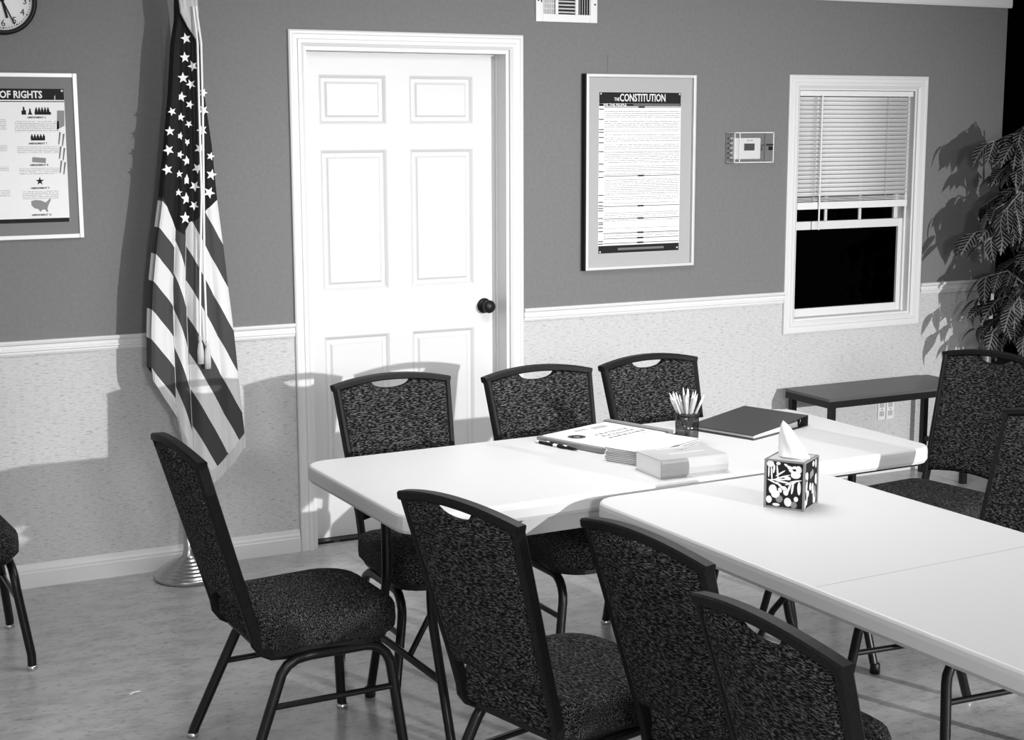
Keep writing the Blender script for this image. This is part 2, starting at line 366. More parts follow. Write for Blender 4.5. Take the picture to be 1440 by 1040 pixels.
# "THE CONSTITUTION"
P = thing('framed_poster', 'tall framed poster headed THE CONSTITUTION right of the door', 'poster', (1.613, 0, 1.1))
X = lambda x: x-1.613; Z = lambda z: z-1.1
frame_bars(P, X(1.330), X(1.896), Z(1.100), Z(1.950), .013, .034, M['silver'])
MB().box((X(1.3240), -.031, Z(1.099)), (X(1.3298), 0, Z(1.951))).build('frame_side_shade', M['ink'], P)  # black strip paints in the shaded left side of the frame
MB().box((X(1.342), -.018, Z(1.112)), (X(1.884), -.002, Z(1.938))).build('mat_board', M['mat'], P)
ys = -.0185
rect_xz(P, 'poster_sheet', X(1.399), X(1.822), Z(1.170), Z(1.874), M['paper'], ys, .001)
yp = ys-.0011
rect_xz(P, 'header_band', X(1.400), X(1.821), Z(1.824), Z(1.873), M['ink'], yp)
rect_xz(P, 'header_band', X(1.400), X(1.821), Z(1.813), Z(1.8235), M['ink'], yp)
rect_xz(P, 'footer_band', X(1.400), X(1.821), Z(1.171), Z(1.205), M['ink'], yp)
text('lettering', 'CONSTITUTION', .046, M['paper'], P, (X(1.503), yp-.0008, Z(1.834)), 'LEFT', .70, bold=.0006)
text('lettering', 'THE', .020, M['paper'], P, (X(1.476), yp-.0008, Z(1.836)), 'LEFT', .72, bold=.0003)
text('lettering', 'WE THE PEOPLE', .0155, M['paper'], P, (X(1.420), yp-.0008, Z(1.8135)), 'LEFT', 1.05, bold=.0003)
rect_xz(P, 'print_row', X(1.573), X(1.815), Z(1.8155), Z(1.8215), M['inkgrey'], yp-.0007)
for x, z in ((1.408, 1.866), (1.813, 1.866), (1.408, 1.178), (1.811, 1.184)): MB().lathe([(.0042, 0), (.0042, .002), (.002, .004), (0, .0042)], 10, (X(x), yp-.0006, Z(z)), 'y').build('push_pin', M['white'], P)
ticks = [1.800, 1.756, 1.712, 1.700, 1.678, 1.655, 1.617, 1.563, 1.530, 1.505, 1.427, 1.397, 1.381, 1.370, 1.360, 1.326, 1.307, 1.299, 1.285, 1.268, 1.224, 1.213]
heavy = [1.809, 1.510, 1.377, 1.322, 1.259, 1.235, 1.208+.006]
for z in ticks: rect_xz(P, 'rule_mark', X(1.400), X(1.424), Z(z-.002), Z(z+.002), M['ink'], yp)
for z in heavy:
    rect_xz(P, 'rule', X(1.426), X(1.820), Z(z-.0013), Z(z+.0013), M['ink'], yp)
    rect_xz(P, 'rule_mark', X(1.600), X(1.632), Z(z-.0035), Z(z+.0035), M['ink'], yp-.0007)
for z in (1.712, 1.678, 1.617, 1.530, 1.427): rect_xz(P, 'rule', X(1.426), X(1.820), Z(z-.0007), Z(z+.0007), M['inkgrey'], yp)
bands = sorted(ticks+heavy, reverse=True); random.seed(4)
for a, b2 in zip(bands, bands[1:]):
    if a-b2 > .012: rect_xz(P, 'fine_print', X(1.428), X(1.816), Z(b2+.004), Z(a-.004), M['print'], yp+.0002)
rect_xz(P, 'fine_print', X(1.50), X(1.74), Z(1.183), Z(1.193), M['inkgrey'], yp-.0007)

# "BILL OF RIGHTS"
P = thing('framed_poster', 'wide framed poster headed BILL OF RIGHTS at the left edge', 'poster', (-1.26, 0, 1.32))
X = lambda x: x+1.26; Z = lambda z: z-1.32
frame_bars(P, X(-1.70), X(-.818), Z(1.322), Z(1.925), .016, .018, M['silver'])
MB().box((X(-1.686), -.012, Z(1.336)), (X(-.832), -.002, Z(1.911))).build('mat_board', M['matdark'], P)
ys = -.0125
poly_xz(P, 'poster_sheet', [(X(-1.64), Z(1.383)), (X(-.868), Z(1.383)), (X(-.866), Z(1.868)), (X(-1.64), Z(1.868))], M['paper'], ys, .001)
yp = ys-.0011
rect_xz(P, 'header_band', X(-1.64), X(-.8665), Z(1.828), Z(1.868), M['ink'], yp)
rect_xz(P, 'rule', X(-1.64), X(-.8665), Z(1.8205), Z(1.8235), M['ink'], yp)
rect_xz(P, 'footer_band', X(-1.64), X(-.8685), Z(1.383), Z(1.398), M['ink'], yp)
text('lettering', 'BILL OF RIGHTS', .036, M['paper'], P, (X(-.944), yp-.0008, Z(1.8350)), 'RIGHT', .84, bold=.0009)
MB().lathe([(.0045, 0), (.0045, .002), (.002, .004), (0, .0042)], 10, (X(-.874), yp-.0006, Z(1.861)), 'y').build('push_pin', M['white'], P)
poly_xz(P, 'icon', [(X(-.902), Z(1.829)), (X(-.898), Z(1.829)), (X(-.898), Z(1.846)), (X(-.902), Z(1.840))], M['pale'], yp-.0007)
def person_row(x, z, n, h):
    for k in range(n):
        a = x+k*.0105
        poly_xz(P, 'icon', [(a-.005, z), (a+.005, z), (a+.0042, z+h*.5), (a+.002, z+h*.7), (a+.0025, z+h), (a-.0025, z+h), (a-.002, z+h*.7), (a-.0042, z+h*.5)], M['ink'], yp)
cx = X(-.968)
for z, num in ((1.762, 6), (1.668, 7), (1.590, 8), (1.506, 9), (1.408, 10)):
    text('lettering', 'AMENDMENT %d' % num, .0095, M['ink'], P, (cx, yp-.0003, Z(z)), 'CENTER', 1.0, bold=.0002)
poly_xz(P, 'icon', [(cx-.052, Z(1.775)), (cx-.036, Z(1.775)), (cx-.036, Z(1.79)), (cx-.041, Z(1.793)), (cx-.041, Z(1.803)), (cx-.047, Z(1.803)), (cx-.047, Z(1.79)), (cx-.052, Z(1.79))], M['ink'], yp)
poly_xz(P, 'icon', [(cx-.031, Z(1.775)), (cx-.013, Z(1.775)), (cx-.018, Z(1.783)), (cx-.020, Z(1.797)), (cx-.024, Z(1.797)), (cx-.026, Z(1.783))], M['ink'], yp)
rect_xz(P, 'icon', cx-.006, cx+.052, Z(1.775), Z(1.785), M['ink'], yp)
person_row(cx, Z(1.785), 5, .016)
rect_xz(P, 'icon', cx-.024, cx+.026, Z(1.682), Z(1.690), M['ink'], yp); person_row(cx-.020, Z(1.69), 5, .014)
poly_xz(P, 'icon', [(cx-.024, Z(1.604)), (cx+.024, Z(1.600)), (cx+.026, Z(1.618)), (cx-.022, Z(1.622))], M['grey'], yp)
star5 = [(math.cos(PI/2+k*PI/5)*(.016 if k % 2 == 0 else .006), math.sin(PI/2+k*PI/5)*(.016 if k % 2 == 0 else .006)) for k in range(10)]
poly_xz(P, 'icon', [(cx+a, Z(1.534)+b2) for a, b2 in star5], M['ink'], yp)
usa = [(-.035, .022), (-.02, .026), (.0, .024), (.008, .02), (.016, .016), (.022, .02), (.032, .03), (.036, .026), (.030, .014), (.026, .006), (.022, -.006), (.024, -.018), (.020, -.02), (.014, -.010), (.004, -.010), (-.004, -.018), (-.010, -.008), (-.024, -.004), (-.034, .006)]
poly_xz(P, 'icon', [(cx+a, Z(1.440)+b2) for a, b2 in usa], M['grey'], yp)
for (z0, z1, hw) in ((1.712, 1.752, .078), (1.634, 1.660, .074), (1.560, 1.582, .070), (1.470, 1.498, .064), (1.400, 1.404, .05)):
    rect_xz(P, 'fine_print', cx-hw, cx+hw, Z(z0), Z(z1), M['print2'], yp)
    rect_xz(P, 'fine_print', X(-1.25), X(-1.075), Z(z0+.01), Z(z1+.006), M['print2'], yp)
fx = X(-.898)
poly_xz(P, 'icon', [(fx, Z(1.72)), (fx+.028, Z(1.735)), (fx+.030, Z(1.79)), (fx+.004, Z(1.79))], M['grey'], yp)
for k in range(6):
    a = fx+.002+(k % 2)*.013; z = Z(1.712-.052*(k//2)-.006*(k % 2)); poly_xz(P, 'icon', [(a, z-.045), (a+.004, z-.045), (a+.012, z), (a+.006, z)], M['inkgrey'], yp)

# clock
ck = thing('wall_clock', 'round white wall clock with a black rim at the top left corner', 'clock', (-1.068, 0, 2.178))
MB().lathe([(.116, 0), (.121, .006), (.121, .026), (.117, .034), (.108, .036), (.105, .030), (.104, .012), (.0, .012)], 56, (0, 0, 0), 'y').build('rim', M['black'], ck)
MB().lathe([(.0, .022), (.1055, .022), (.1055, .020), (.0, .020)], 48, (0, 0, 0), 'y').build('dial', M['paper'], ck)
for h in range(1, 13):
    a = PI/2-h*PI/6; text('numeral', str(h), .033, M['ink'], ck, (.079*math.cos(a), -.0226, .079*math.sin(a)-.0115), 'CENTER', 1.0)
tk = MB().box((-.0012, -.0229, .0945), (.0012, -.022, .0985)).build('minute_mark', M['ink'], ck)
for q in range(1, 60):
    o = tk.copy(); COL.objects.link(o); o.parent = ck; o.rotation_euler = (0, q*PI/30, 0)
    if q % 5 == 0: o.scale = (2.6, 1, 1.0)
tk.scale = (2.6, 1, 1)
def hand(name, ang, ln, wd, y):
    o = MB().box((-wd/2, y-.001, -.018), (wd/2, y, ln)).build(name, M['ink'], ck); o.rotation_euler = (0, ang, 0); return o
hand('hour_hand', math.radians(167), .064, .008, -.0265); hand('minute_hand', math.radians(155), .092, .0045, -.0285)
MB().lathe([(.007, .022), (.007, .031), (.0, .031)], 14, (0, 0, 0), 'y').build('hub', M['ink'], ck)
# air register
vt = thing('air_register', 'white metal air register high on the wall above the door', 'vent', (1.245, 0, 2.24))
fr = MB(); hx, hz = .149, .0755
fr.box((-hx, -.010, -hz), (-.116, 0, hz), .002).box((.116, -.010, -hz), (hx, 0, hz), .002).box((-.116, -.010, -hz), (.116, 0, -.043), .002).box((-.116, -.010, .043), (.116, 0, hz), .002)
fr.box((-.056, -.009, -.043), (-.042, 0, .043)).box((.042, -.009, -.043), (.056, 0, .043)); fr.build('face_plate', M['white'], vt)
MB().box((-.116, -.001, -.043), (.116, .0, .043)).build('duct_backing', M['ink'], vt)
for k in range(6):
    z = -.037+k*.0148; MB().prism([(-.009, z), (-.0005, z+.006), (-.0005, z+.0075), (-.009, z+.0015)], lambda a, b2, d: (d, a, b2), -.042, .042).build('louver', M['white'], vt)
for sx in (-1, 1):
    for k in range(5):
        x = sx*(.062+k*.0118); MB().prism([(x, -.009), (x+sx*.006, -.0005), (x+sx*.0075, -.0005), (x+sx*.0015, -.009)], lambda a, b2, d: (a, b2, d), -.043, .043).build('louver', M['white'], vt)
for k in range(3): z = -.022+k*.022; MB().box((-.114, -.0055, z), (-.058, -.0042, z+.003)).build('louver', M['white'], vt)
for x, z in ((-.138, .012), (.137, .002)): MB().lathe([(.004, .010), (.004, .0115), (0, .012)], 10, (x, 0, z), 'y').build('screw', M['ink'], vt)
MB().box((-.126, -.013, .004), (-.122, -.010, .016)).build('damper_lever', M['ink'], vt)
# thermostat inside a locked clear guard
gd = thing('thermostat_guard', 'clear locking guard box around the white thermostat', 'guard', (2.196, 0, 1.628))
hx, hz, dp = .108, .067, .062
for (a, b2) in [((-hx, -dp, -hz), (hx, -dp+.003, hz)), ((-hx, -dp+.003, -hz), (-hx+.003, 0, hz)), ((hx-.003, -dp+.003, -hz), (hx, 0, hz)), ((-hx+.003, -dp+.003, hz-.003), (hx-.003, 0, hz)), ((-hx+.003, -dp+.003, -hz), (hx-.003, 0, -hz+.003))]:
    MB().box(a, b2).build('panel', M['clear'], gd)
eg = MB()
for (x, z) in ((-hx, -hz), (hx, -hz), (-hx, hz), (hx, hz)): eg.box((x-.0025, -dp-.001, z-.0025), (x+.0025, 0, z+.0025))
for z in (-hz, hz): eg.box((-hx, -dp-.001, z-.002), (hx, -dp+.003, z+.002))
for x in (-hx, hx, -hx+.028): eg.box((x-.002, -dp-.001, -hz), (x+.002, -dp+.003, hz))
eg.build('edge_strip', M['white'], gd)
for k in range(5): MB().box((-hx+.004, -.02, -.05+k*.022), (-hx+.022, -.012, -.042+k*.022)).build('vent_rib', M['pale'], gd)
lk = MB().lathe([(.009, 0), (.009, .012), (.0, .013)], 16, (hx-.018, -dp+.004, -.004), 'y'); lk.box((hx-.034, -dp-.004, .008), (hx-.004, -dp+.012, .016)); lk.build('lock', M['black'], gd)
th = thing('thermostat', 'white thermostat with a small grey screen inside the clear guard', 'thermostat', (2.190, 0, 1.624))
MB().box((-.082, -.028, -.050), (.068, 0, .048), .006).build('body', M['white'], th)
MB().box((-.026, -.0295, -.010), (.032, -.0275, .022), .0008).build('screen', M['binder'], th)
MB().box((-.007, -.0290, .032), (-.003, -.0278, .040)).box((.004, -.0290, .0345), (.022, -.0278, .0375)).build('logo_mark', M['grey'], th)
# outlets below the window, behind the bench
for k, x in enumerate((3.052, 3.106)):
    ot = thing('outlet_plate', ['left of two white wall outlet plates under the window', 'right of two white wall outlet plates under the window'][k], 'outlet', (x, 0, .325))
    MB().box((-.024, -.006, -.052), (.024, 0, .052), .002).build('plate', M['white'], ot)
    for z in (-.022, .022): MB().box((-.014, -.0072, z-.013), (.014, -.0058, z+.013), .0006).build('socket', M['pale'], ot)
    MB().lathe([(.003, .006), (.003, .0075), (0, .008)], 8, (0, 0, 0), 'y').build('screw', M['ink'], ot)

# ------------------------------------------------------------ folding tables
def rrect(hx, hy, r, n=6):
    out = []
    for (cx_, cy_, a0) in ((hx-r, hy-r, 0), (-hx+r, hy-r, PI/2), (-hx+r, -hy+r, PI), (hx-r, -hy+r, 3*PI/2)):
        for i in range(n+1):
            a = a0+PI/2*i/n; out.append((cx_+r*math.cos(a), cy_+r*math.sin(a)))
    return out
def make_table(name, label, loc, rotz):
    """top lies along local x: 1.83 x 0.76, height .735"""
    t = thing(name, label, 'table', loc, rotz); L2, W2, r = .915, .38, .075
    layers = [(-.050, .006), (-.040, .0), (-.016, .0), (-.006, .0015), (-.0015, .005), (0, .010)]
    mb = MB(); vs = []; fs = []
    for dz, ins in layers: vs += [(x, y, .735+dz) for x, y in rrect(L2-ins, W2-ins, r-ins)]
    n = 28
    for k in range(len(layers)-1):
        for q in range(n): fs.append((k*n+q, k*n+(q+1) % n, (k+1)*n+(q+1) % n, (k+1)*n+q))
    mb.add(vs, fs, False)
    top = vs[-n:]; mb.add(top, [tuple(range(n))])
    inner = [(x, y, .685) for x, y in rrect(L2-.03, W2-.03, r-.03)]; mb.add(vs[:n]+inner, [(q, (q+1) % n, n+(q+1) % n, n+q) for q in range(n)])
    mid = [(x, y, .712) for x, y in rrect(L2-.034, W2-.034, r-.034)]; mb.add(inner+mid, [(q, (q+1) % n, n+(q+1) % n, n+q) for q in range(n)]); mb.add(mid, [tuple(range(n))])
    top_o = mb.build('table_top', M['plastic'], t, fix=False)
    MB().box((-.0012, -W2+.012, .7352), (.0012, W2-.012, .7354)).build('fold_seam', M['pale'], top_o)
    if 'books' in label:
        MB().prism([(-.56, .684), (-.31, .684), (-.31, .640), (-.585, .640), (-.60, .655)], lambda a, b2, d: (a, d, b2), -W2+.012, -W2+.024).build('apron', M['pale'], t)  # invented grey strip below the near edge, not a known table part
    rl = MB()
    for y in (-.335, .335): rl.box((-.87, y-.012, .672), (.87, y+.012, .710))
    rl.build('side_rail', M['blackmetal'], t)
    for sx in (-1, 1):
        x = sx*.748
        for sy in (-1, 1):
            up_, lo2 = .155*sy-.02, .295*sy-.02
            pts = [(x, up_, .705), (x, up_, .44), (x, up_+(lo2-up_)*.03, .40), (x, up_+(lo2-up_)*.10, .36), (x, lo2, .012)]
            lg = MB().tube(pts, .0135, 10).build('leg', M['blackmetal'], t)
            MB().lathe([(.016, 0), (.017, .004), (.016, .03), (.0135, .034)], 12, (x, lo2, 0)).build('foot_cap', M['black'], lg)
        MB().tube([(x, -.235, .22), (x, .195, .22)], .011, 8).build('cross_brace', M['blackmetal'], t)
        MB().tube([(x, -.335, .698), (x, .335, .698)], .0115, 8).build('pivot_bar', M['blackmetal'], t)
        MB().tube([(x, -.02, .22), (x-sx*.13, -.02, .44), (x-sx*.36, -.02, .69)], .009, 8).build('folding_strut', M['blackmetal'], t)
    return t
make_table('folding_table', 'white folding table parallel to the door wall holding books and pencils', (.415, -1.892, 0), .0231)
make_table('folding_table', 'white folding table running toward the viewer with the tissue box', (.4502, -3.2250, 0), .0405+PI/2)

# ------------------------------------------------------------ chairs (forward = local +x)
def back_x(z): return -.200-(z-.42)*.140/.485        # centre plane of the back, leaning
def half_w(z): return .170+(z-.42)*.031/.485
def make_chair(name, label):
    t = thing(name, label, 'chair')
    # seat cushion
    def outline(ins):
        out = []; hf, hr, xf, xr = .222-ins, .205-ins, .215-ins, -.195+ins
        for (cx_, cy_, r, a0) in ((xf-.10, hf-.10, .10-ins*.5, 0), (xr+.05, hr-.05, .05-ins*.3, PI/2), (xr+.05, -hr+.05, .05-ins*.3, PI), (xf-.10, -hf+.10, .10-ins*.5, 3*PI/2)):
            r = max(r, .01)
            for i in range(7):
                a = a0+PI/2*i/6; k = (.10 if cx_ > 0 else .05)
                out.append((cx_+(k)*math.cos(a), cy_+(k)*math.sin(a)))
        return out
    L = [(.364, .030), (.370, .010), (.380, .002), (.405, .0), (.432, .001), (.446, .006), (.454, .018), (.459, .045), (.461, .09)]
    vs = []; fs = []; n = 28
    for z, ins in L: vs += [(x, y, z) for x, y in outline(ins)]
    for k in range(len(L)-1):
        for q in range(n): fs.append((k*n+q, k*n+(q+1) % n, (k+1)*n+(q+1) % n, (k+1)*n+q))
    fs.append(tuple(range((len(L)-1)*n, len(L)*n))); fs.append(tuple(range(n))[::-1])
    MB().add(vs, fs, True).build('seat', M['fabric'], t)
    sp = MB(); o2 = outline(.02); sp.add([(x, y, .352) for x, y in o2]+[(x, y, .367) for x, y in o2], [tuple(range(n))[::-1], tuple(range(n, 2*n))]+[(q, (q+1) % n, n+(q+1) % n, n+q) for q in range(n)]); sp.build('seat_pan', M['black'], t)
    # back panel with a half-moon hand slot under the top rail
    NU, NV = 36, 16; vs = []; fs = []
    def front(i, j, side):
        u = -1+2*i/NU; zt0 = .885+.024*(1-u*u)
        y = u*(half_w(.8)-.016)
        if abs(y) < .066: zt0 -= .030*math.sqrt(max(0, 1-(y/.066)**2))
        zb = .480+.014*(1-u*u)
        z = zb+(zt0-zb)*j/NV; yy = u*(half_w(z)-.010)
        edge = min(1, (1-abs(u))/.12, j/NV/.05+.0, (1-j/NV)/.05); bul = .010+.009*math.sqrt(max(edge, 0))
        return (back_x(z)-.016*(1-u*u)+side*bul, yy, z)
    for side in (1, -1):
        for j in range(NV+1):
            for i in range(NU+1): vs.append(front(i, j, side))
    K = (NU+1)*(NV+1); I = lambda i, j, s_: s_*K+j*(NU+1)+i
    for s_ in (0, 1):
        for j in range(NV):
            for i in range(NU):
                q = (I(i, j, s_), I(i+1, j, s_), I(i+1, j+1, s_), I(i, j+1, s_)); fs.append(q if s_ == 0 else q[::-1])
    for i in range(NU):
        fs.append((I(i, 0, 1), I(i+1, 0, 1), I(i+1, 0, 0), I(i, 0, 0))); fs.append((I(i, NV, 0), I(i+1, NV, 0), I(i+1, NV, 1), I(i, NV, 1)))
    for j in range(NV):
        fs.append((I(0, j, 0), I(0, j+1, 0), I(0, j+1, 1), I(0, j, 1))); fs.append((I(NU, j, 1), I(NU, j+1, 1), I(NU, j+1, 0), I(NU, j, 0)))
    MB().add(vs, fs, True).build('backrest', M['fabric'], t)
    # stiles with a forward sweep under the seat
    for s_ in (-1, 1):
        w0 = .170*s_
        pts = [(-.03, w0*.96, .352), (-.12, w0*.97, .352), (-.155, w0*.98, .356), (-.180, w0*.99, .370), (-.196, w0, .392), (back_x(.42), w0, .42)]
        for k in range(1, 7): z = .42+(.890-.42)*k/6; pts.append((back_x(z), half_w(z)*s_-s_*.004, z))
        MB().sweep(pts, .019, .032, (0, 1, 0), .005).build('stile', M['frame'], t)
    pts = [(back_x(.895)-.016*(1-u*u), u*.208, .893+.024*(1-u*u)) for u in [-1+2*i/14 for i in range(15)]]
    MB().sweep(pts, .032, .021, (1, 0, 0), .004).build('top_rail', M['frame'], t)
    # legs: one bent tube each, meeting under the seat
    for s_ in (-1, 1):
        y0, y1 = .190*s_, .230*s_
        fp = [(.03, y0, .345), (.10, y0, .345)]+[(.10+.075*math.sin(a), y0+(y1-y0)*.25*k/5, .345-.075*(1-math.cos(a))) for k, a in enumerate([PI/2*i/5 for i in range(1, 6)])]+[(.195, y1, .05), (.198, y1, .012)]
        lg = MB().tube(fp, .0145, 10).build('leg', M['blackmetal'], t)
        MB().lathe([(.015, 0), (.017, .003), (.017, .014), (.0145, .016)], 12, (.198, y1, 0)).build('glide', M['chrome'], lg)
        rp = [(.03, y0, .345), (-.06, y0, .345), (-.095, y0, .340), (-.120, y0, .326), (-.137, y0, .305), (-.255, y1, .03), (-.262, y1, .012)]
        lg = MB().tube(rp, .0145, 10).build('leg', M['blackmetal'], t)
        MB().lathe([(.015, 0), (.017, .003), (.017, .014), (.0145, .016)], 12, (-.262, y1, 0)).build('glide', M['chrome'], lg)
        MB().tube([(-.172, y0+(y1-y0)*.3, .222), (.180, y0+(y1-y0)*.4, .222)], .009, 8).build('stretcher', M['blackmetal'], t)
    MB().tube([(-.10, -.190, .338), (-.10, .190, .338)], .008, 8).build('stretcher', M['blackmetal'], t)
    return t
D2 = math.radians
CH = [('black fabric chair at the left end of the table beside the flag', (-.640, -1.915), 1.5),
      ('leftmost of three black chairs backed against the door, facing the viewer', (-.079, -1.564), -89.2),
      ('middle black chair of the three behind the table, half over the door', (.426, -1.644), -88.7),
      ('black chair behind the table nearest the pencil cup and binder', (.910, -1.609), -85.5),
      ('black chair seen from behind at the corner where the two tables meet', (-.261, -2.759), 13.6),
      ('middle black chair of the three seen from behind in the foreground', (-.031, -3.226), 4.6),
      ('nearest black chair seen from behind at the bottom of the picture', (-.128, -3.802), -.4),
      ('black chair at the right end of the table in front of the bench', (1.677, -1.840), 189.4),
      ('black chair cut off at the right edge beside the long table', (.985, -2.715), 176.0),
      ('black chair standing alone by the left wall, mostly out of frame', (-1.455, -.72), -90.0)]
chair0 = make_chair('banquet_chair', CH[0][0]); chair0['group'] = 'black banquet chairs'
chair0.location = (*CH[0][1], 0); chair0.rotation_euler = (0, 0, D2(CH[0][2]))
for lb, p, a in CH[1:]: dup(chair0, (*p, 0), D2(a), lb)

# ------------------------------------------------------------ bench
bn = thing('bench', 'low dark bench with square black legs under the window', 'bench', (2.85, -.225, 0))
hx, hy = .44, .165
MB().box((-hx, -hy, .478), (hx, hy, .492), .003).build('bench_top', M['bench'], bn)
MB().box((-hx+.001, -hy+.001, .448), (hx-.001, hy-.001, .478)).build('apron', M['black'], bn)
for sx in (-1, 1):
    for sy in (-1, 1): x, y = sx*(hx-.03), sy*(hy-.02); MB().box((x-.014, y-.014, 0), (x+.014, y+.014, .448)).build('leg', M['black'], bn)
    x = sx*(hx-.03); MB().box((x-.010, -hy+.034, .165), (x+.010, hy-.034, .187)).build('stretcher', M['black'], bn)

# ------------------------------------------------------------ flag on its stand
FX, FY = -.505, -.155
AX, BX, CX, AZ, BZ, CZ = -.4532, .0026864, -.00009957, 2.1171, .00007545, -.0026236
fs_ = thing('flag_stand', 'stepped metal flag stand with a tall pole left of the door', 'flag stand', (FX, FY, 0))
prof = [(.0, .0), (.131, .0), (.134, .006), (.134, .016), (.128, .021)]
for k in range(6): r = .119-k*.016; z = .023+k*.010; prof += [(r+.004, z), (r+.004, z+.004), (r-.006, z+.009)]
prof += [(.026, .09), (.020, .12), (.018, .20), (.0, .20)]
MB().lathe(prof, 40).build('base', M['brass'], fs_)
MB().tube([(0, 0, .19), (.055, .012, 2.34)], .0125, 12).build('pole', M['bark'], fs_)
MB().lathe([(.0125, 2.33), (.022, 2.34), (.022, 2.35), (.010, 2.36), (.020, 2.39), (.008, 2.44), (0, 2.455)], 16, (.055, .012, 0)).build('finial', M['brass'], fs_)

# cloth: outline measured in flag-plane units p (across) and q (down); 1 unit = 1/381 m
flag = thing('flag', 'stars and stripes flag with a pale fringe hanging beside the door', 'flag', (FX, FY, 0))
def PX(p, q): return AX+(p-262)*BX+(q-27)*CX-FX
def PZ(p, q): return AZ+(q-27)*CZ+(p-262)*BZ
def interp(tab, v):
    if v <= tab[0][0]: return tab[0][1]
    for (a, b2), (c, d) in zip(tab, tab[1:]):
        if v <= c: return b2+(d-b2)*(v-a)/(c-a)
    return tab[-1][1]
LE = [(-45, 258), (-20, 254), (0, 251), (27, 251), (60, 246), (131, 242), (200, 236), (280, 228), (340, 220), (400, 214), (455, 212), (540, 212), (700, 214)]
RE = [(-45, 268), (-20, 274), (0, 275), (27, 278), (60, 281), (131, 288), (200, 298), (280, 306), (340, 314), (400, 321), (455, 328), (500, 333), (560, 339), (620, 346), (700, 350)]
HEM = [(0, 512), (.28, 572), (.32, 606), (.46, 650), (.62, 672), (.82, 652), (1, 624)]
C1, C2 = .29, .45                                   # creases between the three visible folds
def fold(u, k):                                     # depth of the folds, towards the viewer (metres)
    def bump(a, b2, h): 
        t = (u-a)/(b2-a); return h*math.sin(PI*max(0, min(1, t)))**.7 if 0 < t < 1 else 0
    rip = .012*math.sin(u*38)*k
    return .034+(bump(-.12, C1, .030)+bump(C1, C2, .018)+bump(C2, .80, .034)+bump(.72, 1.12, .020))*(.10+.90*k*k)+rip*.3*k
NU, NV = 110, 150
def flag_pt(u, v, back=False):
    hq = interp(HEM, u); q = -42+(hq+42)*v
    l, r = interp(LE, q), interp(RE, q); p = l+(r-l)*u
    k = min(1, .12+v*1.15)
    y = -fold(u, k) if not back else .020+.03*k*math.sin(PI*u)+.008*math.sin(u*23)*k
    return (PX(p, q), y-.008, PZ(p, q)), (p, q)
def stripe_coord(u, p, q):
    """print coordinate: integer part odd = light stripe, even = dark; slanted in each hanging fold"""
    if u < C1: s = (q-1.32*(p-214)-257.5)/43.0+1
    elif u < C2: s = (q-2.9*(p-250)-340)/52.0+1
    else: s = (q-1.9*(p-307)-378)/48.5+1
    return s
def canton_edge(u): return interp([(0, 272), (.10, 286), (.29, 318), (.42, 326), (.50, 308), (.60, 306), (.80, 292), (1, 279)], u)
vs = []; fs = []; S = []; Cn = []
for back in (False, True):
    for j in range(NV+1):
        for i in range(NU+1):
            u, v = i/NU, j/NV; P3, (p, q) = flag_pt(u, v, back); vs.append(P3)
            S.append(stripe_coord(u, p, q)); Cn.append(1.0 if False else (canton_edge(u)-q))
K = (NU+1)*(NV+1); I = lambda i, j, s_: s_*K+j*(NU+1)+i
for s_ in (0, 1):
    for j in range(NV):
        for i in range(NU):
            qd = (I(i, j, s_), I(i+1, j, s_), I(i+1, j+1, s_), I(i, j+1, s_)); fs.append(qd[::-1] if s_ == 0 else qd)
for j in range(NV):
    fs.append((I(0, j, 0), I(0, j+1, 0), I(0, j+1, 1), I(0, j, 1))); fs.append((I(NU, j, 1), I(NU, j+1, 1), I(NU, j+1, 0), I(NU, j, 0)))
for i in range(NU): fs.append((I(i, 0, 1), I(i+1, 0, 1), I(i+1, 0, 0), I(i, 0, 0)))
mf = mat('flag_cloth', .5, .75, .2); nt = mf.node_tree; N = nt.nodes; Lk = nt.links
at = N.new('ShaderNodeAttribute'); at.attribute_name = 'stripe'; an = N.new('ShaderNodeAttribute'); an.attribute_name = 'canton'
hf_ = N.new('ShaderNodeMath'); hf_.operation = 'MULTIPLY'; hf_.inputs[1].default_value = .5; Lk.new(at.outputs['Fac'], hf_.inputs[0])
fr_ = N.new('ShaderNodeMath'); fr_.operation = 'FRACT'; Lk.new(hf_.outputs[0], fr_.inputs[0])
gt = N.new('ShaderNodeMath'); gt.operation = 'GREATER_THAN'; gt.inputs[1].default_value = .5; Lk.new(fr_.outputs[0], gt.inputs[0])
mx = N.new('ShaderNodeMix'); mx.data_type = 'RGBA'; mx.inputs[6].default_value = g(.055); mx.inputs[7].default_value = g(.66); Lk.new(gt.outputs[0], mx.inputs[0])
gc = N.new('ShaderNodeMath'); gc.operation = 'GREATER_THAN'; gc.inputs[1].default_value = 0; Lk.new(an.outputs['Fac'], gc.inputs[0])
m2 = N.new('ShaderNodeMix'); m2.data_type = 'RGBA'; m2.inputs[7].default_value = g(.010); Lk.new(gc.outputs[0], m2.inputs[0]); Lk.new(mx.outputs[2], m2.inputs[6])
Lk.new(m2.outputs[2], N['Principled BSDF'].inputs['Base Color'])
cloth = MB().add(vs, fs, True).build('cloth', mf, flag, fix=False)
for nm, dat in (('stripe', S), ('canton', Cn)):
    a_ = cloth.data.attributes.new(nm, 'FLOAT', 'POINT'); a_.data.foreach_set('value', dat)
